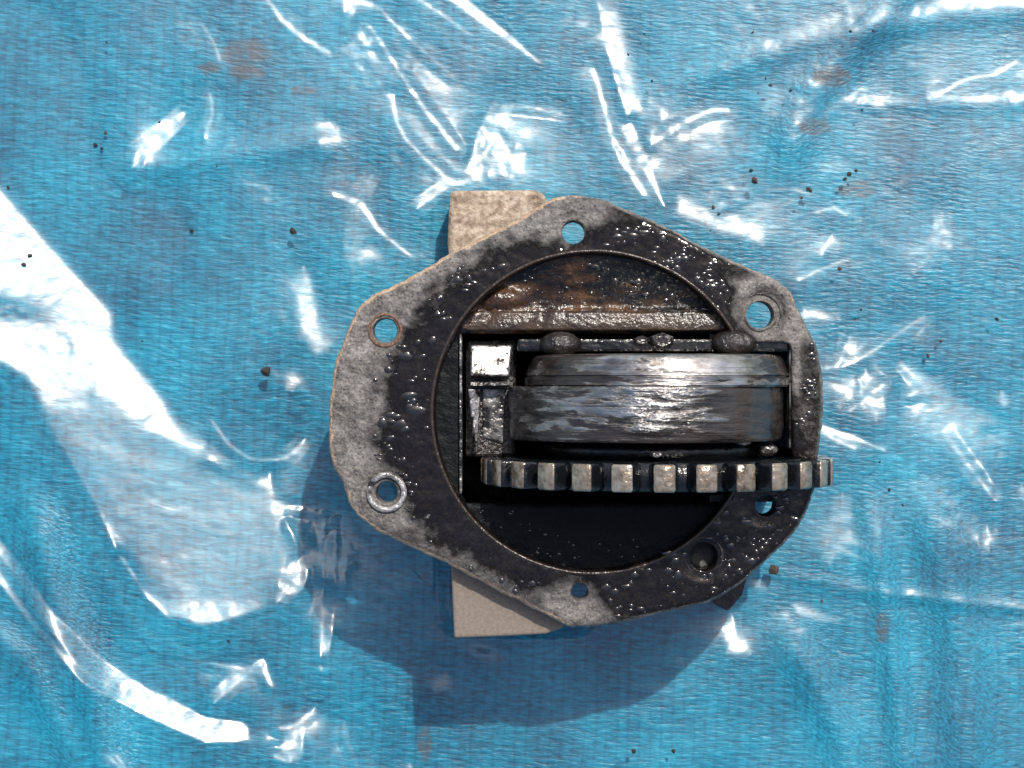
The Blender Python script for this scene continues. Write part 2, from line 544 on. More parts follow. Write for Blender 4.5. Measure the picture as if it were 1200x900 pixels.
def soft_folds(X, Y):
    """height of the tarp at (X, Y); Y here grows downwards like the picture's rows"""
    h = np.zeros(X.shape)
    for pts, w, amp in (
        ([(1090, -60), (1030, 20), (970, 85), (930, 150), (915, 230)], 22, 5.5),
        ([(780, 110), (870, 75), (960, 48), (1100, 22), (1300, 5)], 15, 3),
        ([(1010, 560), (1030, 660), (1045, 760), (1065, 960)], 16, 6),
        ([(1075, 560), (1105, 640), (1125, 760), (1135, 960)], 30, 9),
        ([(900, 720), (945, 780), (985, 860), (1000, 950)], 24, 8),
        ([(30, 560), (60, 690), (110, 820), (140, 960)], 26, 9),
        ([(-40, 720), (30, 770), (80, 870), (110, 960)], 18, 6),
        ([(150, 205), (300, 180), (420, 165)], 14, 3),
        ([(880, 665), (1000, 690), (1220, 715)], 7, 2.5),
        ([(960, 125), (1100, 125), (1260, 130)], 8, 1.2),
    ):
        d, t = segdist(X, Y, pts)
        h += amp * np.exp(-(d / w) ** 2) * np.clip(np.minimum(t, 1 - t) * 6, 0, 1)
    h += 3.0 * np.sin(X / 171 + 0.7) * np.sin(Y / 133 + 0.2) + 1.6 * np.sin(X / 67 + Y / 91)
    core = np.exp(-(((X - 690) / 260) ** 4 + ((Y - 490) / 270) ** 4))
    return h * (1 - core)


def grid_sheet(name, xs, ys, Z, mat):
    """xs, ys are p with picture-like axes (origin at the picture's corner)"""
    nx, ny = len(xs), len(ys)
    X, Y = np.meshgrid(xs, ys)
    co = np.stack([(X - 600), -(Y - 450), Z], -1).reshape(-1, 3) * S
    i = np.arange(nx * ny).reshape(ny, nx)
    q = np.stack([i[1:, :-1], i[1:, 1:], i[:-1, 1:], i[:-1, :-1]], -1).reshape(-1, 4)
    me = bpy.data.meshes.new(name)
    me.vertices.add(nx * ny)
    me.vertices.foreach_set('co', co.astype(np.float32).ravel())
    me.loops.add(q.size)
    me.loops.foreach_set('vertex_index', q.astype(np.int32).ravel())
    me.polygons.add(len(q))
    me.polygons.foreach_set('loop_start', np.arange(0, q.size, 4, dtype=np.int32))
    me.polygons.foreach_set('loop_total', np.full(len(q), 4, np.int32))
    me.polygons.foreach_set('use_smooth', np.ones(len(q), bool))
    me.update(calc_edges=True)
    me.materials.append(mat)
    o = bpy.data.objects.new(name, me)
    C.objects.link(o)
    return o


txs, tys = axis(-300, 1500, 6, 4200), axis(-300, 1200, 6, 4200)
TX, TY = np.meshgrid(txs, tys)
tarp = grid_sheet('tarp', txs, tys, soft_folds(TX, TY), M_TARP)
tag(tarp, 'blue woven tarp spread flat beneath the clear plastic sheet', kind='structure')

# ------------------------------------------------------------------ clear plastic sheet, crumpled
# creases and facets of the film: (outline, strength) and (line, width0, width1, strength)
PATCH = [
    ([(-130, -20), (0, 30), (50, 50), (78, 165), (92, 228), (118, 285), (136, 340), (140, 384), (66, 384), (52, 352), (10, 350), (-110, 350)], 1.0),
    ([(-60, 384), (0, 388), (60, 376), (128, 380), (155, 415), (190, 455), (215, 500), (248, 518), (225, 530), (180, 505), (140, 468), (112, 452), (98, 482), (62, 488), (40, 445), (0, 425), (-60, 415)], 1.0),
    ([(64, 492), (130, 466), (205, 525), (250, 552), (318, 570), (338, 640), (326, 690), (240, 715), (190, 690), (150, 620), (110, 560)], 0.69),
    ([(203, 714), (242, 696), (312, 704), (338, 698), (292, 722), (245, 733)], 1.0),
    ([(352, 345), (356, 308), (370, 320), (378, 360), (375, 402), (350, 400)], 1.0),
    ([(362, 412), (380, 395), (392, 405), (372, 424)], 1.0),
    ([(336, 458), (346, 428), (360, 438), (348, 462)], 1.0),
    ([(376, 172), (388, 142), (402, 152), (386, 188)], 1.0),
    ([(783, 247), (790, 229), (804, 232), (812, 250), (850, 258), (894, 270), (894, 294), (850, 281), (800, 263)], 1.0),
    ([(938, 358), (955, 356), (986, 378), (965, 381), (945, 372)], 1.0),
    ([(1055, 420), (1165, 492), (1135, 505), (1098, 476)], 0.8),
    ([(853, 744), (865, 744), (880, 763), (860, 769), (845, 763)], 1.0),
    ([(925, 704), (940, 703), (982, 729), (960, 726), (930, 716)], 1.0),
    ([(603, 184), (619, 179), (614, 200), (596, 216)], 1.0),
    ([(1166, 470), (1171, 452), (1178, 470), (1171, 484)], 1.0),
    ([(414, 300), (440, 286), (452, 300), (430, 312)], 0.9),
    ([(452, 178), (468, 180), (476, 200), (462, 196)], 1.0),
    ([(545, 752), (575, 752), (590, 770), (560, 772)], 0.8),
    ([(505, 800), (525, 780), (530, 800), (510, 812)], 0.8),
    ([(700, -20), (722, -20), (742, 60), (752, 130), (735, 120), (715, 60)], 0.85),
    ([(955, 185), (985, 185), (992, 205), (960, 208)], 0.6),
    ([(872, 680), (890, 676), (900, 690), (880, 692)], 0.9),
]
LINE = [
    ([(-20, 618), (8, 642), (30, 668), (62, 715), (110, 768), (170, 808), (240, 842), (285, 852)], 12, 24, 1.0),
    ([(-20, 650), (0, 668), (50, 730), (110, 790), (180, 830), (250, 860), (285, 858)], 8, 12, 1.0),
    ([(510, -20), (560, 18), (600, 48), (632, 76)], 20, 5, 1.0),
    ([(470, -10), (500, 8), (530, 28), (552, 44)], 4, 3, 1.0),
    ([(700, -20), (716, 70), (738, 150), (776, 246)], 13, 7, 0.97),
    ([(696, 80), (714, 155), (722, 180), (752, 232)], 5, 8, 1.0),
    ([(760, 173), (800, 146), (830, 131), (852, 130)], 3, 6, 1.0),
    ([(405, 18), (408, 2), (440, 8), (480, 48), (532, 92)], 5, 3, 1.0),
    ([(435, 32), (465, 80), (492, 122), (536, 178)], 4, 6, 1.0),
    ([(462, 112), (465, 145), (476, 166), (500, 190), (532, 218)], 4, 4, 1.0),
    ([(488, 250), (530, 220), (562, 212)], 3, 3, 1.0),
    ([(395, 231), (425, 240), (446, 272), (482, 302)], 7, 5, 1.0),
    ([(250, 490), (270, 520), (300, 540), (335, 538), (360, 512)], 4, 3, 1.0),
    ([(245, 550), (290, 584), (340, 591), (402, 603)], 4, 5, 1.0),
    ([(318, 552), (322, 604), (340, 640), (330, 684)], 5, 4, 1.0),
    ([(330, 698), (350, 680), (355, 652), (384, 642)], 6, 3, 1.0),
    ([(402, 608), (400, 640), (396, 682)], 4, 3, 1.0),
    ([(383, 600), (381, 780)], 2, 2, 1.0),
    ([(66, 488), (98, 540), (128, 590), (150, 640), (185, 692), (207, 712)], 4, 5, 1.0),
    ([(963, 433), (1000, 425), (1030, 406), (1084, 368)], 4, 3, 1.0),
    ([(982, 425), (994, 392)], 3, 2, 1.0),
    ([(930, 332), (955, 318), (992, 304)], 4, 3, 1.0),
    ([(1052, 420), (1095, 470), (1105, 512), (1162, 592)], 4, 4, 1.0),
    ([(1100, 476), (1142, 487), (1160, 497)], 3, 3, 0.9),
    ([(960, 500), (1000, 512), (1034, 530)], 10, 3, 1.0),
    ([(960, 508), (998, 527)], 4, 3, 1.0),
    ([(990, 484), (1032, 450)], 3, 2, 1.0),
    ([(952, 252), (975, 243), (988, 256)], 3, 3, 1.0),
    ([(958, 304), (973, 274)], 4, 2, 1.0),
    ([(588, 122), (624, 126), (660, 131)], 3, 3, 1.0),
    ([(590, 122), (570, 160), (556, 212)], 3, 3, 1.0),
    ([(856, 716), (858, 746)], 3, 5, 1.0),
    ([(160, 200), (165, 180), (180, 170), (205, 145), (218, 132)], 5, 6, 0.9),
    ([(250, 110), (252, 135), (242, 165)], 3, 3, 0.9),
    ([(255, 820), (285, 790), (310, 770), (320, 800)], 4, 6, 0.9),
    ([(330, 850), (350, 845), (372, 825)], 3, 3, 1.0),
    ([(325, 880), (345, 888), (348, 845)], 3, 3, 0.9),
    ([(140, 880), (150, 895), (160, 905)], 6, 4, 0.9),
    ([(230, 770), (260, 775), (300, 780)], 3, 4, 0.7),
    ([(310, -5), (335, 30), (360, 50), (388, 66)], 5, 8, 0.9),
    ([(978, 640), (1010, 655)], 2, 2, 0.8),
    ([(480, 660), (490, 672), (502, 682)], 3, 4, 1.0),
    ([(1150, 610), (1150, 645)], 2, 2, 0.8),
    ([(92, 512), (150, 532), (215, 548)], 4, 3, 1.0),
    ([(140, 596), (190, 588), (250, 604), (300, 600)], 3, 4, 1.0),
    ([(180, 655), (230, 640), (262, 648)], 3, 3, 1.0),
]


def blur(a, st, sig):
    ny, nx = a.shape
    q2 = np.fft.fftfreq(ny, st)[:, None] ** 2 + np.fft.rfftfreq(nx, st)[None, :] ** 2
    return np.fft.irfft2(np.fft.rfft2(a) * np.exp(-2 * (math.pi * sig) ** 2 * q2), s=a.shape)


rl = random.Random(21)
for _ in range(60):                                    # many faint stray creases
    x, y = rl.uniform(-150, 1350), rl.uniform(-150, 1050)
    a = math.atan2(y - 480, x - 690) + rl.gauss(0, 0.7)
    if math.hypot(x - 690, y - 480) < 300 or (380 < x < 820 and y < 260) or (x < 350 and y > 540):
        continue
    n_, stp = rl.randint(3, 6), rl.uniform(12, 34)
    pts = [(x, y)]
    for _k in range(n_):
        a += rl.gauss(0, 0.22)
        pts.append((pts[-1][0] + stp * math.cos(a), pts[-1][1] + stp * math.sin(a)))
    LINE.append((pts, rl.uniform(1.5, 4), rl.uniform(1.5, 4), rl.uniform(0.6, 0.97)))


def film_heights(x0, x1, y0, y1, step):
    def setup(st):
        xs = np.arange(x0, x1 + 0.1, st)
        ys = np.arange(y0, y1 + 0.1, st)
        X, Y = np.meshgrid(xs, ys)
        wx, wy = X - 600, -(Y - 450)
        v = np.stack([-wx, -wy, np.full(X.shape, D)], -1)
        v /= np.linalg.norm(v, axis=-1, keepdims=True)
        hv = v + np.array(sun_dir)
        gx, gy = -hv[..., 0] / hv[..., 2], hv[..., 1] / hv[..., 2]      # slopes along x and along picture rows
        m = np.zeros(X.shape)
        wl = np.zeros(X.shape)
        fl = np.zeros(X.shape)
        for poly, s in PATCH:
            bx = [p[0] for p in poly]; by = [p[1] for p in poly]
            sl = (slice(*np.searchsorted(ys, (min(by) - 5, max(by) + 5))), slice(*np.searchsorted(xs, (min(bx) - 5, max(bx) + 5))))
            m[sl] = np.maximum(m[sl], s * inpoly(X[sl], Y[sl], poly))
        big = blur(m, st, 13.0)
        small = blur(m, st, 3.0)
        m = np.where(m > 0, np.maximum(smooth(0.05, 0.72, big), small * smooth(0.75, 0.35, big) * 1.25), 0) * np.maximum(m, 0.55)
        m = np.minimum(m, 1.0)
        for pts, w0, w1, s in LINE:
            bx = [p[0] for p in pts]; by = [p[1] for p in pts]
            sl = (slice(*np.searchsorted(ys, (min(by) - 30, max(by) + 30))), slice(*np.searchsorted(xs, (min(bx) - 30, max(bx) + 30))))
            d, t = segdist(X[sl], Y[sl], pts)
            w = np.maximum((w0 + (w1 - w0) * t) * 0.5, st * 0.8)
            on = d < w
            # a crease that climbs along its run is broken into short steps
            ln = sum(math.hypot(b[0] - a[0], b[1] - a[1]) for a, b in zip(pts[:-1], pts[1:]))
            dx, dy = (pts[-1][0] - pts[0][0]) / (ln + 1e-6), (pts[-1][1] - pts[0][1]) / (ln + 1e-6)
            climb = abs(dx * gx[sl].mean() + dy * gy[sl].mean())
            if ln * climb > 34:
                r2 = random.Random(int(pts[0][0] * 7 + pts[0][1] * 3))
                run = 30 / climb
                at = run * r2.uniform(0.5, 1.0)
                while at < ln:
                    on &= np.abs(t * ln - at) > r2.uniform(1.5, 3.0)
                    at += run * r2.uniform(0.7, 1.3)
            if max(w0, w1) < 9:
                fl[sl] = np.maximum(fl[sl], 0.10 * (d < w + 11))
            m[sl] = np.maximum(m[sl], s * on)
            wl[sl] = np.maximum(wl[sl], 14.0 * on)
        mu = np.full(X.shape, 2e-5)
        mu += 0.02 * ((np.hypot(X - 680, Y - 482) < 225) | (((X > 520) & (X < 690)) & ((Y > 240) & (Y < 735))))
        mu *= (st / step) ** 2
        return xs, ys, X, Y, gx, gy, m, mu, wl, fl

    h = None
    for st, its in ((step * 4, 500), (step * 2, 250), (step, 160)):
        xs, ys, X, Y, gx, gy, m, mu, wl, fl = setup(st)
        ny, nx = X.shape
        if h is None:
            h = np.zeros((ny, nx))
        else:
            oy = np.linspace(0, h.shape[0] - 1, ny); ox = np.linspace(0, h.shape[1] - 1, nx)
            h = np.array([np.interp(ox, np.arange(h.shape[1]), r) for r in h])
            h = np.array([np.interp(oy, np.arange(h.shape[0]), c_) for c_ in h.T]).T
        eps = 0.008
        w = np.maximum(eps, np.maximum(fl, np.maximum((m > 0) * 4.0, wl)))
        wx = np.minimum(w[:, 1:], w[:, :-1]); wy = np.minimum(w[1:], w[:-1])
        tx = ((gx * m)[:, 1:] + (gx * m)[:, :-1]) * 0.5 * st
        ty = ((gy * m)[1:] + (gy * m)[:-1]) * 0.5 * st

        def At(ax, ay):
            r = np.zeros((ny, nx))
            r[:, 1:] += ax; r[:, :-1] -= ax
            r[1:] += ay; r[:-1] -= ay
            return r
        b = At(wx * tx, wy * ty)
        dg = np.zeros((ny, nx))
        dg[:, 1:] += wx; dg[:, :-1] += wx; dg[1:] += wy; dg[:-1] += wy
        dg += mu

        def Am(u):
            return At(wx * (u[:, 1:] - u[:, :-1]), wy * (u[1:] - u[:-1])) + mu * u
        r = b - Am(h)
        z = r / dg
        p = z.copy()
        rz = (r * z).sum()
        for _ in range(its):
            ap = Am(p)
            al = rz / (p * ap).sum()
            h += al * p
            r -= al * ap
            z = r / dg
            rz2 = (r * z).sum()
            if rz2 < 1e-9:
                break
            p = z + (rz2 / rz) * p
            rz = rz2
    # soften the facets a touch: film bends, it does not snap
    pm = smooth(0.1, 0.5, blur(((m > 0) & (wl == 0)).astype(float), st, 8.0))
    h = h * (1 - pm) + blur(h, st, 4.5) * pm
    g = h.copy()
    g[1:-1, 1:-1] = 0.5 * h[1:-1, 1:-1] + 0.125 * (h[2:, 1:-1] + h[:-2, 1:-1] + h[1:-1, 2:] + h[1:-1, :-2])
    h = g
    mod = smooth(-0.4, 1.6, fnoise(ny, nx, st, 60, 260, 3))
    keep = 1 - 0.85 * (mu > 0.01)
    h += keep * (1 - 0.75 * pm) * (0.25 + 0.75 * mod) * (0.34 * fnoise(ny, nx, st, 14, 60, 11) + 0.03 * fnoise(ny, nx, st, 5, 16, 12))
    h += keep * (m > 0) * 0.03 * fnoise(ny, nx, st, 9, 40, 13)
    return xs, ys, X, Y, h, mu > 0.01


STEP = 2.0
fx, fy, FX, FY, FH, under = film_heights(-220, 1420, -220, 1120, STEP)
print('film heights', FH.min(), FH.max(), np.percentile(FH, [5, 50, 95]))
fade = np.clip(np.minimum.reduce([FX + 220, 1420 - FX, FY + 220, 1120 - FY]) / 120, 0, 1)
FH = (FH - np.percentile(FH, 3)) * fade
FH = np.where(FH < 0, 2.0 * (np.exp(FH / 2.0) - 1), FH) + 2.0          # the film never dips into the tarp
u = np.fft.irfft2(np.fft.rfft2(under.astype(float)) * np.exp(-(np.hypot(np.fft.fftfreq(under.shape[0], STEP)[:, None], np.fft.rfftfreq(under.shape[1], STEP)[None, :]) * 55) ** 2), s=under.shape)
u = smooth(0.15, 0.75, u)
FH = FH * (1 - u) + np.minimum(FH, 2.2) * u
FZ = soft_folds(FX, FY) + FH + 1.6
pad = 22
ox = np.linspace(0, 1, pad + 1)[1:] ** 2
pxs = np.concatenate([(-220 - ox * 2600)[::-1], fx, 1420 + ox * 2600])
pys = np.concatenate([(-220 - ox * 2600)[::-1], fy, 1120 + ox * 2600])
PX, PY = np.meshgrid(pxs, pys)
PZ = soft_folds(PX, PY) + 3.6
PZ[pad:-pad, pad:-pad] = FZ
film = grid_sheet('plastic_sheet', pxs, pys, PZ, M_PLASTIC)
tag(film, 'crumpled clear plastic sheet with glaring creases laid over the blue tarp', 'plastic sheet')


def film_z(px, py):
    ix = int(np.clip(round((px + 220) / STEP), 0, len(fx) - 1)); iy = int(np.clip(round((py + 220) / STEP), 0, len(fy) - 1))
    return float(FZ[iy, ix])


# ------------------------------------------------------------------ the gear housing
BC = (695.0, 483.0)                       # bore centre as seen
BR = 188.0
bcx, bcy, _ = L(*BC, F)
housing = bpy.data.objects.new('gear_housing', None)
C.objects.link(housing)
housing.location = (bcx * S, bcy * S, 0)
housing.empty_display_size = 0.05
tag(housing, 'oily black and grey cast gear housing with bolt flange lying on the clear plastic', 'machine part')

OUT = [(645, 238), (668, 233), (690, 234), (711, 241), (744, 254), (788, 275), (828, 296), (868, 315), (897, 327), (914, 336), (926, 350), (934, 369), (942, 386), (951, 402), (957, 421),
       (960, 450), (961, 480), (958, 505), (955, 530), (953, 560), (948, 580), (941, 599), (929, 619), (912, 638), (892, 656), (880, 667), (864, 682), (848, 692), (828, 702), (799, 709),
       (760, 718), (720, 727), (690, 731), (671, 731), (656, 724), (622, 706), (582, 686), (547, 668), (530, 658), (502, 645), (473, 632), (444, 618), (424, 603), (416, 594), (412, 583),
       (408, 568), (401, 555), (394, 544), (391, 529), (390, 500), (391, 470), (394, 441), (400, 416), (408, 397), (417, 377), (422, 365), (433, 354), (453, 344), (483, 329), (513, 312),
       (533, 298), (548, 292), (582, 274), (612, 259), (632, 247)]


def densify(poly, step, jit=0.0):
    o = []
    n = len(poly)
    for i in range(n):
        x0, y0 = poly[i]; x1, y1 = poly[(i + 1) % n]
        m = max(1, int(math.hypot(x1 - x0, y1 - y0) / step))
        for j in range(m):
            t = j / m
            o.append((x0 + (x1 - x0) * t + random.uniform(-jit, jit), y0 + (y1 - y0) * t + random.uniform(-jit, jit)))
    return o


def chaikin(poly):
    o = []
    for (x0, y0), (x1, y1) in zip(poly, poly[1:] + poly[:1]):
        o += [(0.75 * x0 + 0.25 * x1, 0.75 * y0 + 0.25 * y1), (0.25 * x0 + 0.75 * x1, 0.25 * y0 + 0.75 * y1)]
    return o


def circ(cx, cy, r, n=40):
    return [(cx + r * math.cos(2 * math.pi * i / n), cy + r * math.sin(2 * math.pi * i / n)) for i in range(n)]


HOLES = [(672, 272, 16.5), (451, 387, 17), (453, 577, 15.5), (891, 369, 19), (897, 592, 14.5), (825, 652, 19), (679, 694, 13)]
# bore opening: circle joined with the pocket on its right, then the slot in which the gear runs
opening = []
for i in range(150):
    a = 2 * math.pi * i / 150
    opening.append((BC[0] + BR * math.cos(a), BC[1] + BR * math.sin(a)))
pocket = [(760, 398), (918, 398), (927, 401), (931, 410), (931, 535), (985, 535), (985, 570), (931, 570), (925, 573), (880, 574), (760, 574)]


def cdt_region(loops, keep, z_of, step, extra=None):
    """triangulate the kept area; loops and points in picture-like p"""
    pts, edges = [], []
    for lp in loops:
        b = len(pts)
        pts += lp
        edges += [(b + i, b + (i + 1) % len(lp)) for i in range(len(lp))]
    bx = [p[0] for p in pts]; by = [p[1] for p in pts]
    gx, gy = np.meshgrid(np.arange(min(bx), max(bx), step), np.arange(min(by), max(by), step * 0.87))
    gx = gx + (np.arange(gx.shape[0]) % 2)[:, None] * step * 0.5 + rng.uniform(-0.2, 0.2, gx.shape) * step
    gy = gy + rng.uniform(-0.2, 0.2, gy.shape) * step
    ok = keep(gx, gy)
    for lp in loops:
        d, _ = segdist(gx, gy, lp + lp[:1])
        ok &= d > step * 0.6
    pts += list(zip(gx[ok].tolist(), gy[ok].tolist()))
    v, e, f, *_ = delaunay_2d_cdt([Vector(p) for p in pts], edges, [], 0, 1e-5)
    P = np.array([(p.x, p.y) for p in v])
    f = np.array([t for t in f if len(t) == 3])
    cen = P[f].mean(1)
    f = f[keep(cen[:, 0], cen[:, 1])]
    used = np.unique(f)
    re = np.full(len(P), -1); re[used] = np.arange(len(used))
    return P[used], re[f]


outline = densify(chaikin(OUT), 4.0, 0.35)
from mathutils import noise as mnoise
outline = [(x + 1.3 * mnoise.noise(Vector((x * 0.05, y * 0.05, 3))) + 0.5 * mnoise.noise(Vector((x * 0.16, y * 0.16, 8))),
            y + 1.3 * mnoise.noise(Vector((x * 0.05, y * 0.05, 13))) + 0.5 * mnoise.noise(Vector((x * 0.16, y * 0.16, 18)))) for x, y in outline]


def keep_fl(X, Y):
    o = inpoly(X, Y, outline) & ~inpoly(X, Y, opening) & ~inpoly(X, Y, pocket)
    for (hx, hy, r) in HOLES:
        o &= np.hypot(X - hx, Y - hy) > r * 0.995
    return o


FP, FT = cdt_region([outline, opening, densify(pocket, 5)] + [circ(*h) for h in HOLES], keep_fl, None, 4.2)


def n2(P, sc, seed):
    """cheap value noise on points"""
    from mathutils import noise as mn
    return np.array([mn.fractal(Vector((x * sc, y * sc, seed)), 0.8, 2.1, 4) for x, y in P])


def oil_of(P):
    x, y = P[:, 0], P[:, 1]
    dx, dy = x - BC[0], y - BC[1]
    r = np.hypot(dx, dy)
    th = np.degrees(np.arctan2(dy, dx)) % 360            # 0 right, 90 down, 180 left, 270 up
    ang = [0, 20, 45, 70, 95, 115, 135, 150, 165, 180, 195, 210, 222, 235, 250, 262, 275, 290, 305, 320, 335, 350, 360]
    wid = [34, 84, 115, 62, 12, 14, 28, 40, 44, 44, 36, 24, 20, 12, 4, 0, 20, 42, 36, 12, 6, 12, 34]
    w = np.interp(th, ang, wid) + 16 * n2(P, 0.022, 9.1) + 9 * n2(P, 0.07, 5.7)
    o = smooth(56, -20, r - BR - w)
    o = np.maximum(o, 0.56 * smooth(690, 730, x) * smooth(350, 320, y))
    o = np.maximum(o, 0.60 * smooth(690, 730, x) * smooth(575, 620, y))
    o = np.maximum(o, 0.42 * smooth(600, 625, y))
    o = np.maximum(o, 0.52 * smooth(932, 942, x) * smooth(380, 410, y))
    o = np.maximum(o, 0.24 * smooth(560, 620, x) * smooth(310, 280, y))
    for (cx, cy, rr, dv) in ((896, 362, 42, 0.5), (672, 266, 36, 0.1), (679, 705, 36, 0.5), (930, 350, 20, 0.5), (453, 577, 28, 0.3), (615, 270, 50, 0.05)):
        o -= dv * np.exp(-(((x - cx) / rr) ** 2 + ((y - cy) / rr) ** 2) ** 2)
    return np.clip(o, 0, 1)


def build_flange():
    P, T = FP, FT
    oil = oil_of(P)
    rough = n2(P, 0.035, 1.3) * 1.0 + n2(P, 0.14, 4.1) * 0.55
    z = F + rough * (1 - 0.6 * oil) + 0.8 * oil
    # worn low ring round each hole, thick oil lying in the inner ring
    for (hx, hy, r) in HOLES:
        d = np.hypot(P[:, 0] - hx, P[:, 1] - hy)
        z -= 1.5 * smooth(r + 14, r + 6, d)
    # countersink on the upper right hole
    z -= 5.0 * smooth(30, 22, np.hypot(P[:, 0] - 895, P[:, 1] - 366))
    # boundary edges
    ed = {}
    for t in T:
        for a, b in ((t[0], t[1]), (t[1], t[2]), (t[2], t[0])):
            key = (min(a, b), max(a, b))
            ed[key] = None if key in ed else (a, b)
    be = [v for v in ed.values() if v]
    nrm = np.zeros((len(P), 2))
    for a, b in be:
        d = P[b] - P[a]
        d /= np.hypot(*d) + 1e-9
        nn = np.array([d[1], -d[0]])          # right of travel; sign fixed below
        m = (P[a] + P[b]) / 2 + nn * 1.2
        if keep_fl(np.array([m[0]]), np.array([m[1]]))[0]:
            nn = -nn
        nrm[a] += nn; nrm[b] += nn
    bi = np.unique(np.array(be))
    nrm[bi] /= np.linalg.norm(nrm[bi], axis=1, keepdims=True) + 1e-9
    dout, _ = segdist(P[:, 0], P[:, 1], outline + outline[:1])
    outer = dout < 3.0
    V = [L(x, y, h) for (x, y), h in zip(P, z)]
    edge = smooth(7, 1, dout) * 0.38
    # bare tan edge on the upper left, left and lower left
    lefty = smooth(720, 640, P[:, 0])
    top_r = smooth(240, 300, P[:, 1]) * smooth(700, 760, P[:, 0]) * smooth(420, 350, P[:, 1]) * 0.8
    edge = edge * np.maximum(lefty, top_r)
    oil_l, edge_l = oil.tolist(), edge.tolist()
    ring = {}
    for lev, (co, dz) in enumerate(((0.62, 0.9), (1.0, 3.2), (1.0, 26.0))):
        for i in bi:
            c = (5.2 if outer[i] else 3.0) * co
            hh = F - (dz * (2.2 if outer[i] and lev < 2 else 1.0))
            if outer[i]:
                c += random.uniform(-0.6, 0.6)
            x, y = P[i] + nrm[i] * c
            # keep the plan position of the wall the same while it goes down
            kk = k(F)
            V.append(((x - 600) * kk, -(y - 450) * kk, hh))
            ring[(lev, i)] = len(V) - 1
            if outer[i]:
                e = 0.75 * max(smooth(720, 640, P[i][0]), smooth(700, 760, P[i][0]) * smooth(420, 350, P[i][1]) * 0.55)
                oil_l.append(float(min(oil[i], 0.35) * 0.6)); edge_l.append(float(e))
            else:
                oil_l.append(float(oil[i])); edge_l.append(0.0)
    faces = [tuple(t) for t in T]
    for a, b in be:
        prev = (a, b)
        for lev in range(3):
            na, nb_ = ring[(lev, a)], ring[(lev, b)]
            faces.append((prev[1], prev[0], na, nb_))
            prev = (na, nb_)
    # underside
    for t in T:
        pass
    o = mesh_obj('flange', V, faces, M_FLANGE, housing, True, {'oil': oil_l, 'edge': edge_l})
    bm = bmesh.new(); bm.from_mesh(o.data)
    bmesh.ops.recalc_face_normals(bm, faces=bm.faces)
    up = sum(f.normal.z for f in bm.faces)
    if up < 0:
        bmesh.ops.reverse_faces(bm, faces=bm.faces)
    bm.to_mesh(o.data); bm.free()
    return o


flange = build_flange()

# underside plate of the flange (closes it from below)
bm = bmesh.new()
und = [L(x, y, F)[:2] for x, y in outline[::3]]
FUV = np.array([L(x, y, F)[:2] for x, y in FP])
V = [(x, y, F - 25.5) for x, y in FUV]
under_o = mesh_obj('flange_underside', V, [tuple(t[::-1]) for t in FT], M_TAN, housing)
bm.free()

# body: round cup below the flange and the box of the pocket
rk = BR * k(F)
V, Fc = lathe_z([(rk + 5, F - 26), (rk + 5, 16), (rk - 6, 4.6), (30, 4.6), (0.5, 4.6), (0.5, 14), (rk - 8, 14), (rk + 1.5, 22), (rk + 1.5, F - 26)], bcx, bcy, 96)
mesh_obj('cup', V, Fc, M_CAVITY, housing, True)
bm = bmesh.new()
x0, y0, _ = L(880, 388, F); x1, y1, _ = L(941, 590, F)
prism(bm, [(x1, y0), (x1, y1), (x0 - 60, y1), (x0 - 60, y1 + 6), (x1 - 6, y1 + 6), (x1 - 6, -84.5), (x1, -84.5)][:0] or [(x1 - 7, -80), (x1, -80), (x1, y0), (x0 - 40, y0), (x0 - 40, y0 - 7), (x1 - 7, y0 - 7)], 7, F - 27)
prism(bm, [(x1 - 7, -103.5), (x1 - 7, y1 + 7), (x0 - 40, y1 + 7), (x0 - 40, y1), (x1, y1), (x1, -103.5)], 7, F - 27)
bm_obj('pocket_wall', bm, M_CAVITY, housing)

# mounting lugs of bare sand-cast metal
LZ = 78.0


def lug(poly, z1, mat, bev=6, z0=5.2):
    bm = bmesh.new()
    prism(bm, [L(x, y, z1)[:2] for x, y in poly][::-1], z0, z1)
    bmesh.ops.triangulate(bm, faces=[f for f in bm.faces if len(f.verts) > 4])
    o = bm_obj('mounting_lug', bm, mat, housing, False)
    md = o.modifiers.new('bevel', 'BEVEL'); md.width = bev * S; md.segments = 3; md.limit_method = 'ANGLE'
    return o


tag(lug([(527, 223), (630, 222), (641, 231), (646, 262), (646, 330), (540, 330), (526, 300), (524, 285)], LZ, M_TAN), 'tan sand-cast mounting lug showing beyond the top edge')
tag(lug([(528, 650), (532, 748), (585, 746), (640, 743), (659, 736), (662, 730), (650, 690), (600, 668), (540, 640)], F - 27.0, M_LUG, 4, 120.0), 'tan sand-cast mounting lug below the bottom edge')
tag(lug([(800, 650), (838, 709), (853, 716), (870, 697), (880, 660)], LZ, M_CAVITY, 2), 'dark pointed lug tip at the lower right')

# low plate of the recess inside the bore, with the rectangular window
RZ = F - 23.0
circle_p = circ(BC[0], BC[1], BR + 3.0, 120)
win = [(541, 391), (940, 391), (940, 590), (541, 590)]


def keep_rec(X, Y):
    return (np.hypot(X - BC[0], Y - BC[1]) < BR + 2.95) & ~inpoly(X, Y, win)


RP, RT = cdt_region([circle_p, densify(win, 6)], keep_rec, None, 5.0)
ry = RP[:, 1]
rx = RP[:, 0]
rz = RZ + n2(RP, 0.05, 2.2) * 0.8 + n2(RP, 0.2, 6.2) * 0.35
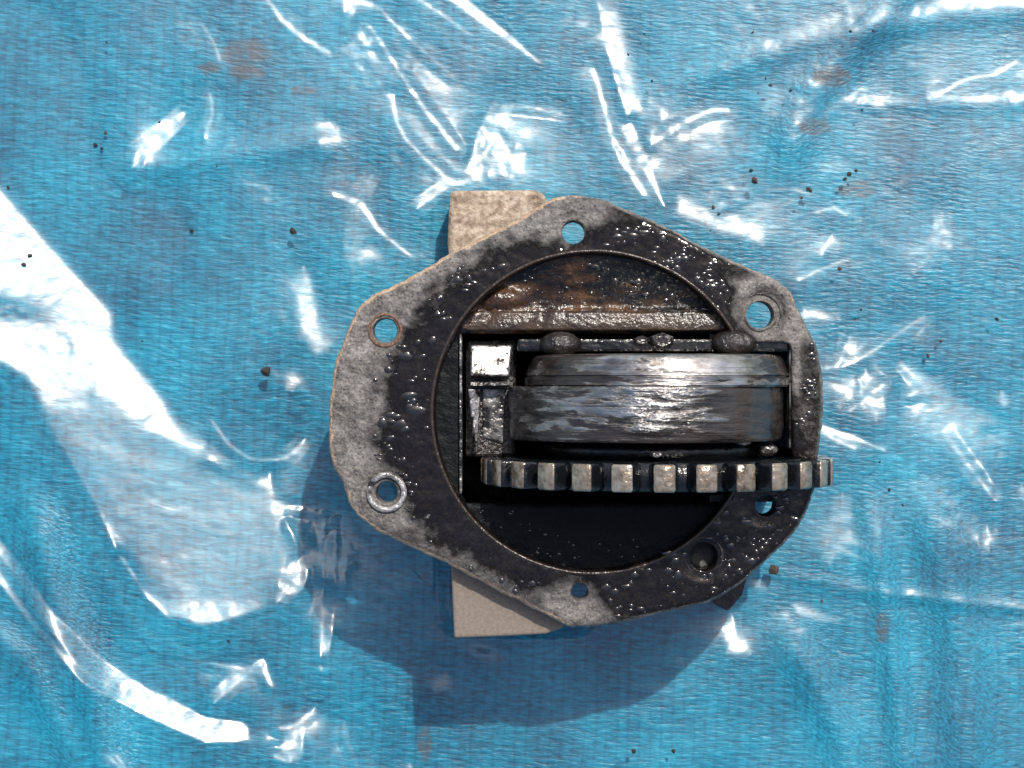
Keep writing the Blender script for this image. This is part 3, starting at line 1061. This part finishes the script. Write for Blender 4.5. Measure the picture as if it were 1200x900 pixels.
# dished upper part sloping to the back, a raised ledge along the window
rz += 9.0 * smooth(358, 300, ry) + 5.0 * smooth(361, 365, ry) * smooth(392, 389, ry)
rz += 10 * np.exp(-(((rx - 588) / 26) ** 2 + ((ry - 352) / 13) ** 2) ** 2) * (ry < 361)      # rounded boss
rz -= 3.5 * np.exp(-((rx - 571) / 5) ** 2) * (ry > 361) * (ry < 392) + 3.5 * np.exp(-((rx - 637) / 7) ** 2) * (ry > 361) * (ry < 392)
brown = smooth(420, 380, ry) * np.clip(0.36 + 0.55 * np.exp(-(((rx - 605) / 60) ** 2 + ((ry - 370) / 26) ** 2)) - 0.16 * smooth(700, 860, rx), 0, 1)
rec = mesh_obj('recess_plate', [L(x, y, h) for (x, y), h in zip(RP, rz)], [tuple(t) for t in RT], M_BROWN, housing, True, {'brown': brown})
bm = bmesh.new(); bm.from_mesh(rec.data)
bmesh.ops.recalc_face_normals(bm, faces=bm.faces)
if sum(f.normal.z for f in bm.faces) < 0:
    bmesh.ops.reverse_faces(bm, faces=bm.faces)
# give the plate thickness along its open edges
be = [e for e in bm.edges if e.is_boundary]
r_ = bmesh.ops.extrude_edge_only(bm, edges=be)
for v in [g for g in r_['geom'] if isinstance(g, bmesh.types.BMVert)]:
    v.co.z -= 14 * S
bm.to_mesh(rec.data); bm.free()

# pale worn ledge along the top of the window
bm = bmesh.new()
e0, e1, e2, e3 = L(560, 363, RZ + 9), L(866, 364, RZ + 9), L(880, 388.5, RZ + 9), L(546, 388.5, RZ + 9)
nl = 44
rows = []
for t_ in (0.0, 0.06, 0.2, 0.5, 0.85, 0.95, 1.0):
    row = []
    for i in range(nl + 1):
        u_ = i / nl
        ax_, ay_ = e0[0] + (e1[0] - e0[0]) * u_, e0[1] + (e1[1] - e0[1]) * u_
        bx_, by_ = e3[0] + (e2[0] - e3[0]) * u_, e3[1] + (e2[1] - e3[1]) * u_
        x_, y_ = ax_ + (bx_ - ax_) * t_, ay_ + (by_ - ay_) * t_
        z_ = RZ + {0.0: -4, 0.06: 7.5, 0.2: 8.2, 0.5: 9.0, 0.85: 10.6, 0.95: 9.6, 1.0: -6}[t_] + 1.0 * mnoise.noise(Vector((x_ * 0.06, y_ * 0.12, 4)))
        if 0 < t_ < 1:
            z_ -= 5.5 * math.exp(-((u_ - 0.055) / 0.014) ** 2) + 5.0 * math.exp(-((u_ - 0.25) / 0.02) ** 2)
        row.append(bm.verts.new((x_, y_, z_)))
    rows.append(row)
for r0_, r1_ in zip(rows[:-1], rows[1:]):
    for i in range(nl):
        bm.faces.new((r0_[i], r1_[i], r1_[i + 1], r0_[i + 1]))
bm_obj('ledge', bm, mat_ledge(), housing, True)

# raised lip round the bore
V, Fc = [], []
prof = [(-1.0, -8.0), (-1.2, 0.6), (0.2, 2.2), (2.0, 2.0), (3.4, 0.4), (4.2, -3.0)]
angs = [a for a in range(20, 350, 2)]
for a in angs:
    if a > 332 or a < 28:
        continue
    t = math.radians(a)
    for dr, dz in prof:
        r = (BR + dr) * k(F)
        V.append((bcx + r * math.cos(t), bcy - r * math.sin(t), F + dz))
nn = len(V) // len(prof)
for i in range(nn - 1):
    for j in range(len(prof) - 1):
        a = i * len(prof) + j
        Fc.append((a, a + 1, a + 1 + len(prof), a + len(prof)))
lipm = mesh_obj('bore_lip', V, Fc, mat_black_oil('oily_lip_metal', 0.22, (0.03, 0.02, 0.015)), housing, True)

# thin upright edge of the window on the left
bm = bmesh.new()
xa, ya, _ = L(538.5, 392, RZ); xb, yb, _ = L(541.5, 578, RZ)
prism(bm, [(xa, yb), (xb, yb), (xb, ya), (xa, ya)], RZ - 30, RZ + 7)
bm_obj('window_edge', bm, M_BOLT, housing, False, 0.8)

# dowel sleeve standing in the lower left hole
hx, hy, _ = L(453, 577, F)
V, Fc = lathe_z([(15.2, F - 22), (15.2, F + 2.4), (16.2, F + 3.6), (19.6, F + 3.8), (21.0, F + 2.6), (21.4, F - 3)], hx, hy, 48)
mesh_obj('dowel_sleeve', V, Fc, mat_worn_steel('worn_sleeve', (0.07, 0.07, 0.07), 0.52, 0.3), housing, True)
# rust-brown liner in the upper left hole
hx, hy, _ = L(451, 387, F)
V, Fc = lathe_z([(15.0, F - 22), (15.0, F - 1.0), (15.8, F + 0.2), (17.6, F + 0.2), (18.2, F - 2)], hx, hy, 40)
mesh_obj('hole_rim', V, Fc, mat_dirt('rusty_rim', (0.05, 0.025, 0.018), (0.22, 0.12, 0.08)), housing, True)
# countersunk seat of the upper right hole
hx, hy, _ = L(891, 369, F)
V, Fc = lathe_z([(17.6 * k(F), F - 24), (17.8 * k(F), F - 12), (24 * k(F), F - 6.5), (25 * k(F), F - 4), (26 * k(F), F - 6)], hx, hy, 40)
mesh_obj('hole_seat', V, Fc, M_BOLT, housing, True)
# black liner and floor added, painted as deep shade in the lower right hole
hx, hy, _ = L(825, 652, F)
V, Fc = lathe_z([(0.3, F - 30), (12, F - 30), (17.0, F - 26), (17.2, F - 4), (18.0, F - 1.2), (20.5, F - 0.2), (21.5, F - 3)], hx, hy, 40)
mesh_obj('hole_shade_liner', V, Fc, M_CAVITY, housing, True)

# ---------------------------------------------------------------- drum (worn roller) above the gear
DCX = 145.0


def ring_part(name, prof, cx, label, zone):
    fp = []
    for (y0, r0), (y1, r1) in zip(prof[:-1], prof[1:]):
        m = max(1, int(abs(y1 - y0) / 2.5))
        for j in range(m):
            t = j / m
            fp.append((y0 + (y1 - y0) * t, r0 + (r1 - r0) * t))
    fp.append(prof[-1])
    V, Fc = lathe_y(fp, cx, A, 220)
    V2 = []
    for (x, y, z) in V:
        rr = math.hypot(x - cx, z - A)
        if rr > 118:
            q = mnoise.fractal(Vector((x * 0.012, y * 0.10, z * 0.012)), 0.7, 2.2, 4) * 0.8 + mnoise.noise(Vector((x * 0.03, y * 0.05, z * 0.03))) * 0.6
            q -= 2.6 * max(0, mnoise.noise(Vector((x * 0.03 + 9, y * 0.08, z * 0.03))) - 0.22)
            f = (rr + q * (1.0 if zone == 'face' else 0.3)) / rr
            x, z = cx + (x - cx) * f, A + (z - A) * f
        V2.append((x, y, z))
    VA = np.array(V2)
    au = np.degrees(np.arctan2(VA[:, 0] - cx, VA[:, 2] - A))         # angle round the drum, 0 = top, + to the right
    dy_ = VA[:, 1]
    if zone == 'face':
        b_ = 0.20 + 0.42 * np.exp(-((au - 4) / 24) ** 2) * smooth(-54, -40, dy_)
        b_ += 0.20 * np.exp(-((au + 38) / 22) ** 2)
        b_ -= 0.34 * smooth(22, 34, au) + 0.25 * smooth(-42, -54, dy_)
        t_ = 0.5 + 1.0 * np.exp(-((au - 6) / 20) ** 2) * smooth(-56, -44, dy_) - 0.2 * smooth(26, 40, au)
    else:
        b_ = 0.20 + 0.72 * np.exp(-((au - 14) / 30) ** 2)
        t_ = np.full(len(VA), 0.28)
    o = mesh_obj(name, V2, Fc, M_DRUM, housing, True, {'bare': b_, 'batter': t_})
    md = o.modifiers.new('edges', 'EDGE_SPLIT'); md.split_angle = math.radians(38)
    return tag(o, label)


ring_part('drum_rim', [(30.5, 0.5), (30.5, 60), (30.5, 126), (29.0, 131.5), (26.5, 133.6), (23.0, 135.0), (18.5, 136.5), (14.5, 137.9), (12.0, 138.5), (11.0, 139.6), (9.0, 140.0), (8.2, 138.6), (7.2, 138.6), (6.4, 141.0), (-1.0, 141.3), (-1.6, 139.5), (-2.6, 139.2)],
          154.0, 'bright rubbed rim of the drum', 'rim')
ring_part('drum', [(-2.2, 130), (-2.2, 142.5), (-3.2, 144.6), (-6, 145.3), (-30, 145.6), (-48, 145.4), (-56.0, 144.6), (-58.3, 143.0), (-59.2, 139.0), (-59.2, 110), (-59.2, 0.5)],
          142.0, 'scratched worn steel drum', 'face')

# shaft and hubs that carry drum and gear
V, Fc = lathe_y([(44, 0.5), (44, 16), (30.5, 16), (30.5, 30), (29.9, 30)], DCX, A, 48)
mesh_obj('shaft', V, Fc, M_OIL, housing, True)
V, Fc = lathe_y([(-58, 96), (-60.5, 112), (-66, 116), (-72, 116), (-77, 112)], (DCX + 153.5) / 2, A, 72)
mesh_obj('hub', V, Fc, M_OIL, housing, True)

# ---------------------------------------------------------------- gear with its teeth
GCX, GR, NT_ = 153.5, 187.0, 28
GY0, GY1 = -77.7, -105.5
prof = [(GY0 + 0.6, 0.5), (GY0 + 0.6, 150), (GY0 + 0.6, 160), (GY0 - 1.4, 164.5), ((GY0 + GY1) / 2, 165), (GY1 + 1.4, 164.5), (GY1 - 0.6, 160), (GY1 - 0.6, 0.5)]
V, Fc = lathe_y(prof, GCX, A, 168)
gear = mesh_obj('gear', V, Fc, M_OIL, housing, True)
tag(gear, 'oily toothed gear wheel standing edge on')
ym = (GY0 + GY1) / 2
hw = (GY0 - GY1) / 2
bm = bmesh.new()
sec = [(-14.5, 0), (-13.4, 8), (-12.0, 16), (-10.6, 21.0), (-9.0, 22.6), (9.0, 22.6), (10.6, 21.0), (12.0, 16), (13.4, 8), (14.5, 0)]
a = [bm.verts.new((x, -hw, z - 1)) for x, z in sec]
b = [bm.verts.new((x, hw, z - 1)) for x, z in sec]
n_ = len(sec)
for i in range(n_):
    bm.faces.new((a[i], a[(i + 1) % n_], b[(i + 1) % n_], b[i]))
bm.faces.new(a); bm.faces.new(b[::-1])
bmesh.ops.recalc_face_normals(bm, faces=bm.faces)
ee = [e for e in bm.edges if len(e.link_faces) == 2 and e.calc_face_angle(0) > 1.2 and max(v.co.z for v in e.verts) > 3]
bmesh.ops.bevel(bm, geom=ee, offset=3.6, segments=3, affect='EDGES', profile=0.5, clamp_overlap=True)
for v in bm.verts:
    v.co *= S
tooth_me = bpy.data.meshes.new('tooth')
bm.to_mesh(tooth_me); bm.free()
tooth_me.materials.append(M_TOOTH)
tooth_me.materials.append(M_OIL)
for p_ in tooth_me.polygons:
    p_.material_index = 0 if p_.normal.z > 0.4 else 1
    p_.use_smooth = True
for i in range(NT_):
    ph = math.radians(-14.7 + i * 360 / NT_)
    o = bpy.data.objects.new('tooth', tooth_me)
    C.objects.link(o)
    o.location = ((GCX + 165 * math.sin(ph)) * S, ym * S, (A + 165 * math.cos(ph)) * S)
    o.rotation_euler = (0, ph, 0)
    put(o, gear)

# ---------------------------------------------------------------- carrier at the left of the drum, and bolts
def tri_block(name, quad, zs, zb, mat, bev=1.2):
    """block whose top is a tilted facet: quad = four picture points, zs = their heights"""
    bm = bmesh.new()
    t = [bm.verts.new(L(x, y, z)) for (x, y), z in zip(quad, zs)]
    b = [bm.verts.new((v.co.x, v.co.y, zb)) for v in t]
    for i in range(4):
        bm.faces.new((t[i], t[(i + 1) % 4], b[(i + 1) % 4], b[i]))
    bm.faces.new(t); bm.faces.new(b[::-1])
    bmesh.ops.recalc_face_normals(bm, faces=bm.faces)
    return bm_obj(name, bm, mat, housing, False, bev)


zf = F - 22.0
# facet faces the upper right: low towards +x and towards the top of the picture
tri_block('carrier_face', [(551, 404), (601, 404), (597, 441), (551, 441)], [zf, zf - 5.5, zf + 6.5, zf + 12.0], 60, M_PLAIN, 2.5)
tri_block('carrier', [(545, 398), (606, 398), (604, 536), (545, 536)], [zf - 26, zf - 28, zf - 30, zf - 28], 30, M_LUMP, 4)
tri_block('carrier_step', [(551, 447), (598, 447), (596, 452), (551, 452)], [zf, zf - 2, zf, zf + 2], 60, M_BOLT)
tri_block('carrier_rib', [(549, 456), (563, 456), (559, 530), (556, 530)], [zf - 4, zf - 8, zf - 8, zf - 4], 60, M_PLAIN, 0.8)
tri_block('carrier_rib', [(566, 456), (592, 456), (590, 520), (566, 512)], [zf - 22, zf - 22, zf - 26, zf - 26], 60, M_BOLT, 0.8)


def bolt(px, py, h, r, tall, mat=M_BOLT, name='bolt_head', hexa=False):
    x, y, _ = L(px, py, h)
    bm = bmesh.new()
    n = 6 if hexa else 18
    pl = [(x + r * math.cos(2 * math.pi * (i + 0.5) / n), y + 0.62 * r * math.sin(2 * math.pi * (i + 0.5) / n)) for i in range(n)]
    tp = [(x + (u - x) * 0.72, y + (v - y) * 0.72) for u, v in pl]
    md = [(x + (u - x) * 0.97, y + (v - y) * 0.97) for u, v in pl]
    prism(bm, pl, h - tall, h - 5, md)
    prism(bm, md, h - 4.9, h, tp)
    return bm_obj(name, bm, mat, housing, not hexa)


def dome_bolt(px, py, h, r):
    x, y, _ = L(px, py, h)
    V, Fc = lathe_z([(r, h - 110), (r, h - 15), (r * 0.93, h - 8), (r * 0.74, h - 3.5), (r * 0.45, h - 0.8), (r * 0.2, h), (0.3, h)], 0, 0, 40)
    V = [(x + a_ + 1.4 * mnoise.noise(Vector((a_ * 0.2, b_ * 0.2, c_ * 0.1))), y + 0.6 * b_, c_ + 1.6 * mnoise.noise(Vector((a_ * 0.13, b_ * 0.13, 5)))) for a_, b_, c_ in V]
    return mesh_obj('bolt_head', V, Fc, M_LUMP, housing, True)


dome_bolt(657, 403, 250, 22)
dome_bolt(862, 402, 249, 24)
bolt(776, 399, 250, 14, 90, hexa=True)
bolt(752, 399, 246, 9, 90, hexa=True)
bolt(770, 533, 345, 6, 60, name='nut', hexa=True)
bolt(872, 517, 300, 9, 80, name='nut', hexa=True)
bolt(900, 528, 262, 12, 60, name='pin')
# cross beam behind the drum carrying the bolts
bm = bmesh.new()
xa, ya, _ = L(606, 397, 230); xb, yb, _ = L(925, 409, 230)
prism(bm, [(xa, yb - 3), (xb, yb - 3), (xb, ya), (xa, ya)], 60, F - 6)
bm_obj('cross_beam', bm, M_OIL, housing, False, 3)
# side plate at the right end of the drum
bm = bmesh.new()
xa, ya, _ = L(920, 408, 232); xb, yb, _ = L(929, 526, 232)
prism(bm, [(xa + 4, yb), (xb, yb), (xb, ya), (xa + 4, ya)], 60, F - 6)
bm_obj('side_plate', bm, M_BOLT, housing, False, 1.5)

# ---------------------------------------------------------------- oil bubbles and grit, many tiny domes joined
def domes(name, spots, mat):
    V, Fc = [], []
    nseg = 8
    for (px, py, h, r) in spots:
        x, y, _ = L(px, py, h)
        b = len(V)
        sx, sy, fl = random.uniform(0.8, 1.9), random.uniform(0.7, 1.2), random.uniform(0.7, 1.1)
        wob = [random.uniform(0.62, 1.25) for _ in range(nseg)]
        tw = random.uniform(0, 3)
        for lev, (cr, cz) in enumerate(((1.0, -0.12), (0.9, 0.05), (0.62, 0.155), (0.31, 0.212))):
            for i in range(nseg):
                t = 2 * math.pi * i / nseg
                V.append((x + r * sx * wob[i] * cr * math.cos(t + tw), y + r * sy * wob[i] * cr * math.sin(t + tw), h + r * cz * fl))
        V.append((x, y, h + r * 0.232))
        for lev in range(3):
            for i in range(nseg):
                p0 = b + lev * nseg + i; p1 = b + lev * nseg + (i + 1) % nseg
                Fc.append((p0, p1, p1 + nseg, p0 + nseg))
        for i in range(nseg):
            Fc.append((b + 3 * nseg + i, b + 3 * nseg + (i + 1) % nseg, b + 4 * nseg))
    o = mesh_obj(name, V, Fc, mat, housing, True)
    o['kind'] = 'stuff'
    return o


CL = [  # x, y, spread, count, size
    (540, 322, 9, 16, 2.4), (520, 342, 10, 10, 2.2), (518, 365, 6, 6, 2.6), (505, 398, 10, 10, 2.2), (478, 422, 12, 16, 2.0), (455, 440, 10, 12, 1.8), (430, 458, 7, 12, 1.8),
    (478, 466, 6, 8, 3.0), (468, 496, 8, 8, 2.8), (440, 510, 9, 10, 1.6), (455, 527, 8, 6, 2.0), (470, 550, 12, 22, 1.8), (485, 575, 9, 18, 1.7), (480, 600, 12, 12, 1.5),
    (600, 277, 14, 10, 1.6), (730, 272, 10, 16, 2.2), (745, 282, 12, 14, 2.0), (775, 290, 16, 30, 1.9), (800, 310, 16, 40, 1.9), (825, 325, 16, 36, 1.8), (850, 335, 16, 26, 1.7), (790, 300, 10, 14, 2.2),
    (548, 655, 9, 14, 1.6), (588, 680, 9, 14, 1.9), (620, 680, 12, 10, 1.4), (738, 690, 12, 26, 1.7), (735, 670, 9, 12, 1.8), (780, 665, 9, 12, 2.2), (795, 655, 7, 8, 2.2),
    (845, 620, 12, 16, 2.0), (870, 613, 12, 16, 2.0), (885, 620, 14, 20, 1.6), (925, 600, 12, 30, 1.7), (912, 620, 14, 24, 1.6), (890, 645, 12, 20, 1.7), (870, 670, 12, 24, 1.8), (850, 660, 10, 16, 1.7),
    (840, 688, 14, 24, 1.8), (800, 700, 14, 18, 1.7), (770, 710, 14, 18, 1.7), (730, 722, 14, 14, 1.7), (855, 640, 14, 16, 1.6), (945, 450, 7, 26, 1.6), (945, 490, 7, 26, 1.6), (945, 410, 7, 16, 1.6), (930, 580, 8, 12, 1.6),
    (840, 370, 8, 10, 1.8), (870, 400, 10, 10, 1.8),
]
spots = []
for (cx, cy, sp, n_, sz) in CL:
    for _ in range(n_):
        x, y = random.gauss(cx, sp * 1.25), random.gauss(cy, sp * 1.25)
        if keep_fl(np.array([x]), np.array([y]))[0] and oil_of(np.array([[x, y]]))[0] > 0.33 and (mnoise.noise(Vector((x * 0.06, y * 0.06, 2))) > -0.12):
            r = sz * random.choice((0.5, 0.6, 0.75, 0.9, 1.1, 1.4, 1.9))
            spots.append((x, y, F + 0.6, r))
for (x, y, r) in ((478, 463, 5), (484, 470, 4), (480, 477, 3.5), (470, 496, 4.5), (475, 503, 3.5), (464, 488, 3), (458, 494, 3.5), (536, 328, 4), (550, 326, 3.5), (548, 334, 3.5), (545, 340, 3), (578, 315, 3.2), (587, 312, 3),
                  (519, 367, 4.2), (520, 374, 3.2), (514, 350, 3), (476, 417, 4.5), (455, 433, 3.5), (440, 445, 3), (735, 268, 4), (742, 276, 3.5), (776, 280, 4), (791, 298, 3.5), (822, 331, 3.6), (835, 336, 4.4), (760, 668, 3.2), (782, 668, 3.2),
                  (792, 656, 3), (836, 690, 3), (866, 668, 3.2), (588, 681, 3.6)):
    spots.append((x, y, F + 0.9, r))
domes('oil_droplets', spots, M_DROP)
spots = [(747, 330, RZ + 5, 6.0), (698, 312, RZ + 8, 3.6), (721, 329, RZ + 5, 3.6), (702, 325, RZ + 6, 2.6), (757, 345, RZ + 2, 2.6), (664, 337, RZ + 4, 2.6), (742, 360, RZ + 1, 2.4), (828, 363, RZ + 1, 4.0), (840, 378, RZ + 5, 3.6)]
for _ in range(150):
    x, y = random.uniform(555, 865), random.uniform(302, 388)
    if math.hypot(x - BC[0], y - BC[1]) < BR - 6:
        hh = RZ + 9.0 * float(smooth(358, 300, y)) + 5.0 * float(y > 364)
        spots.append((x, y, hh + 0.3, random.choice((0.9, 1.1, 1.4, 1.9))))
for _ in range(40):
    a = random.uniform(70, 170)
    r = BR - random.uniform(8, 40)
    x, y = BC[0] + r * math.cos(math.radians(a)), BC[1] + r * math.sin(math.radians(a))
    if y > 596:
        spots.append((x, y, RZ + 0.3, random.choice((0.9, 1.1, 1.4))))
domes('oil_droplets', spots, M_DROP)

# ------------------------------------------------------------------ dirt crumbs lying on the plastic
def crumb(px, py, r, mat, label, group, lift=0.0):
    bm = bmesh.new()
    bmesh.ops.create_icosphere(bm, subdivisions=1, radius=1.0)
    sx, sy, sz = random.uniform(0.8, 1.25), random.uniform(0.75, 1.1), random.uniform(0.5, 0.75)
    ph = random.uniform(0, 50)
    z = film_z(px, py)
    x, y, _ = L(px, py, z)
    rot = random.uniform(0, 3.1)
    for v in bm.verts:
        q = 1 + 0.9 * mnoise.noise(v.co * 1.9 + Vector((ph, 0, 0)))
        X_, Y_, Z_ = v.co.x * sx * q, v.co.y * sy * q, v.co.z * sz * q
        v.co = (r * (X_ * math.cos(rot) - Y_ * math.sin(rot)), r * (X_ * math.sin(rot) + Y_ * math.cos(rot)), r * (Z_ + 0.45))
    o = bm_obj('dirt_crumb', bm, mat, None, False)
    o.location = (x * S, y * S, z * S)
    tag(o, label, 'dirt', group)
    return o


crumb(312, 436, 6.5, M_CRUMB, 'black round crumb left of the housing, largest dark one on the plastic', None)
crumb(907, 668, 6.5, M_CRUMB2, 'brown crumb beside the lower right edge of the housing', None)
crumb(884, 212, 4.5, M_CRUMB2, 'brown grain above the upper right edge of the housing', None)
crumb(225, 270, 3.0, M_CRUMB, 'lone dark crumb in the upper left, level with the housing top', None)
crumb(343, 271, 4.0, M_CRUMB, 'small dark crumb between the left glare and the top lug', None)
for px, py, r in ((947, 222, 4.2), (939, 232, 3), (950, 224, 3), (995, 204, 4.2), (990, 210, 3.2), (1003, 200, 3), (880, 200, 3.5), (836, 243, 3.2), (842, 251, 2.5), (926, 106, 3.0), (903, 100, 3.4), (897, 92, 2.6),
                  (882, 38, 2.6), (997, 37, 2.8), (1023, 36, 2.4), (1087, 417, 4.2), (1102, 400, 3.0), (1168, 374, 4), (124, 156, 3.2), (112, 170, 3.6), (119, 174, 3.4), (187, 143, 2.8), (254, 195, 2.4), (125, 50, 2.4),
                  (1010, 129, 2.4), (764, 95, 2.6), (736, 64, 2.4), (755, 40, 2.2), (1042, 574, 3.2), (1058, 592, 2.8), (1031, 541, 2.4), (963, 704, 3.4), (268, 751, 3.2), (742, 880, 3.6), (789, 880, 4), (10, 220, 3), (35, 300, 5),
                  (28, 310, 4), (167, 400, 2.2), (1009, 363, 3), (984, 315, 3.4)):
    where = ('upper left' if py < 450 else 'lower left') if px < 600 else ('top right' if py < 150 else 'upper right, beside the flange' if px < 1005 and py < 330 else 'right of the gear' if py < 620 else 'lower right')
    crumb(px, py, r * 0.66, M_CRUMB if random.random() < 0.7 else M_CRUMB2, 'tiny speck of dirt on the plastic sheet, ' + where, 'specks of dirt on the plastic, ' + where)
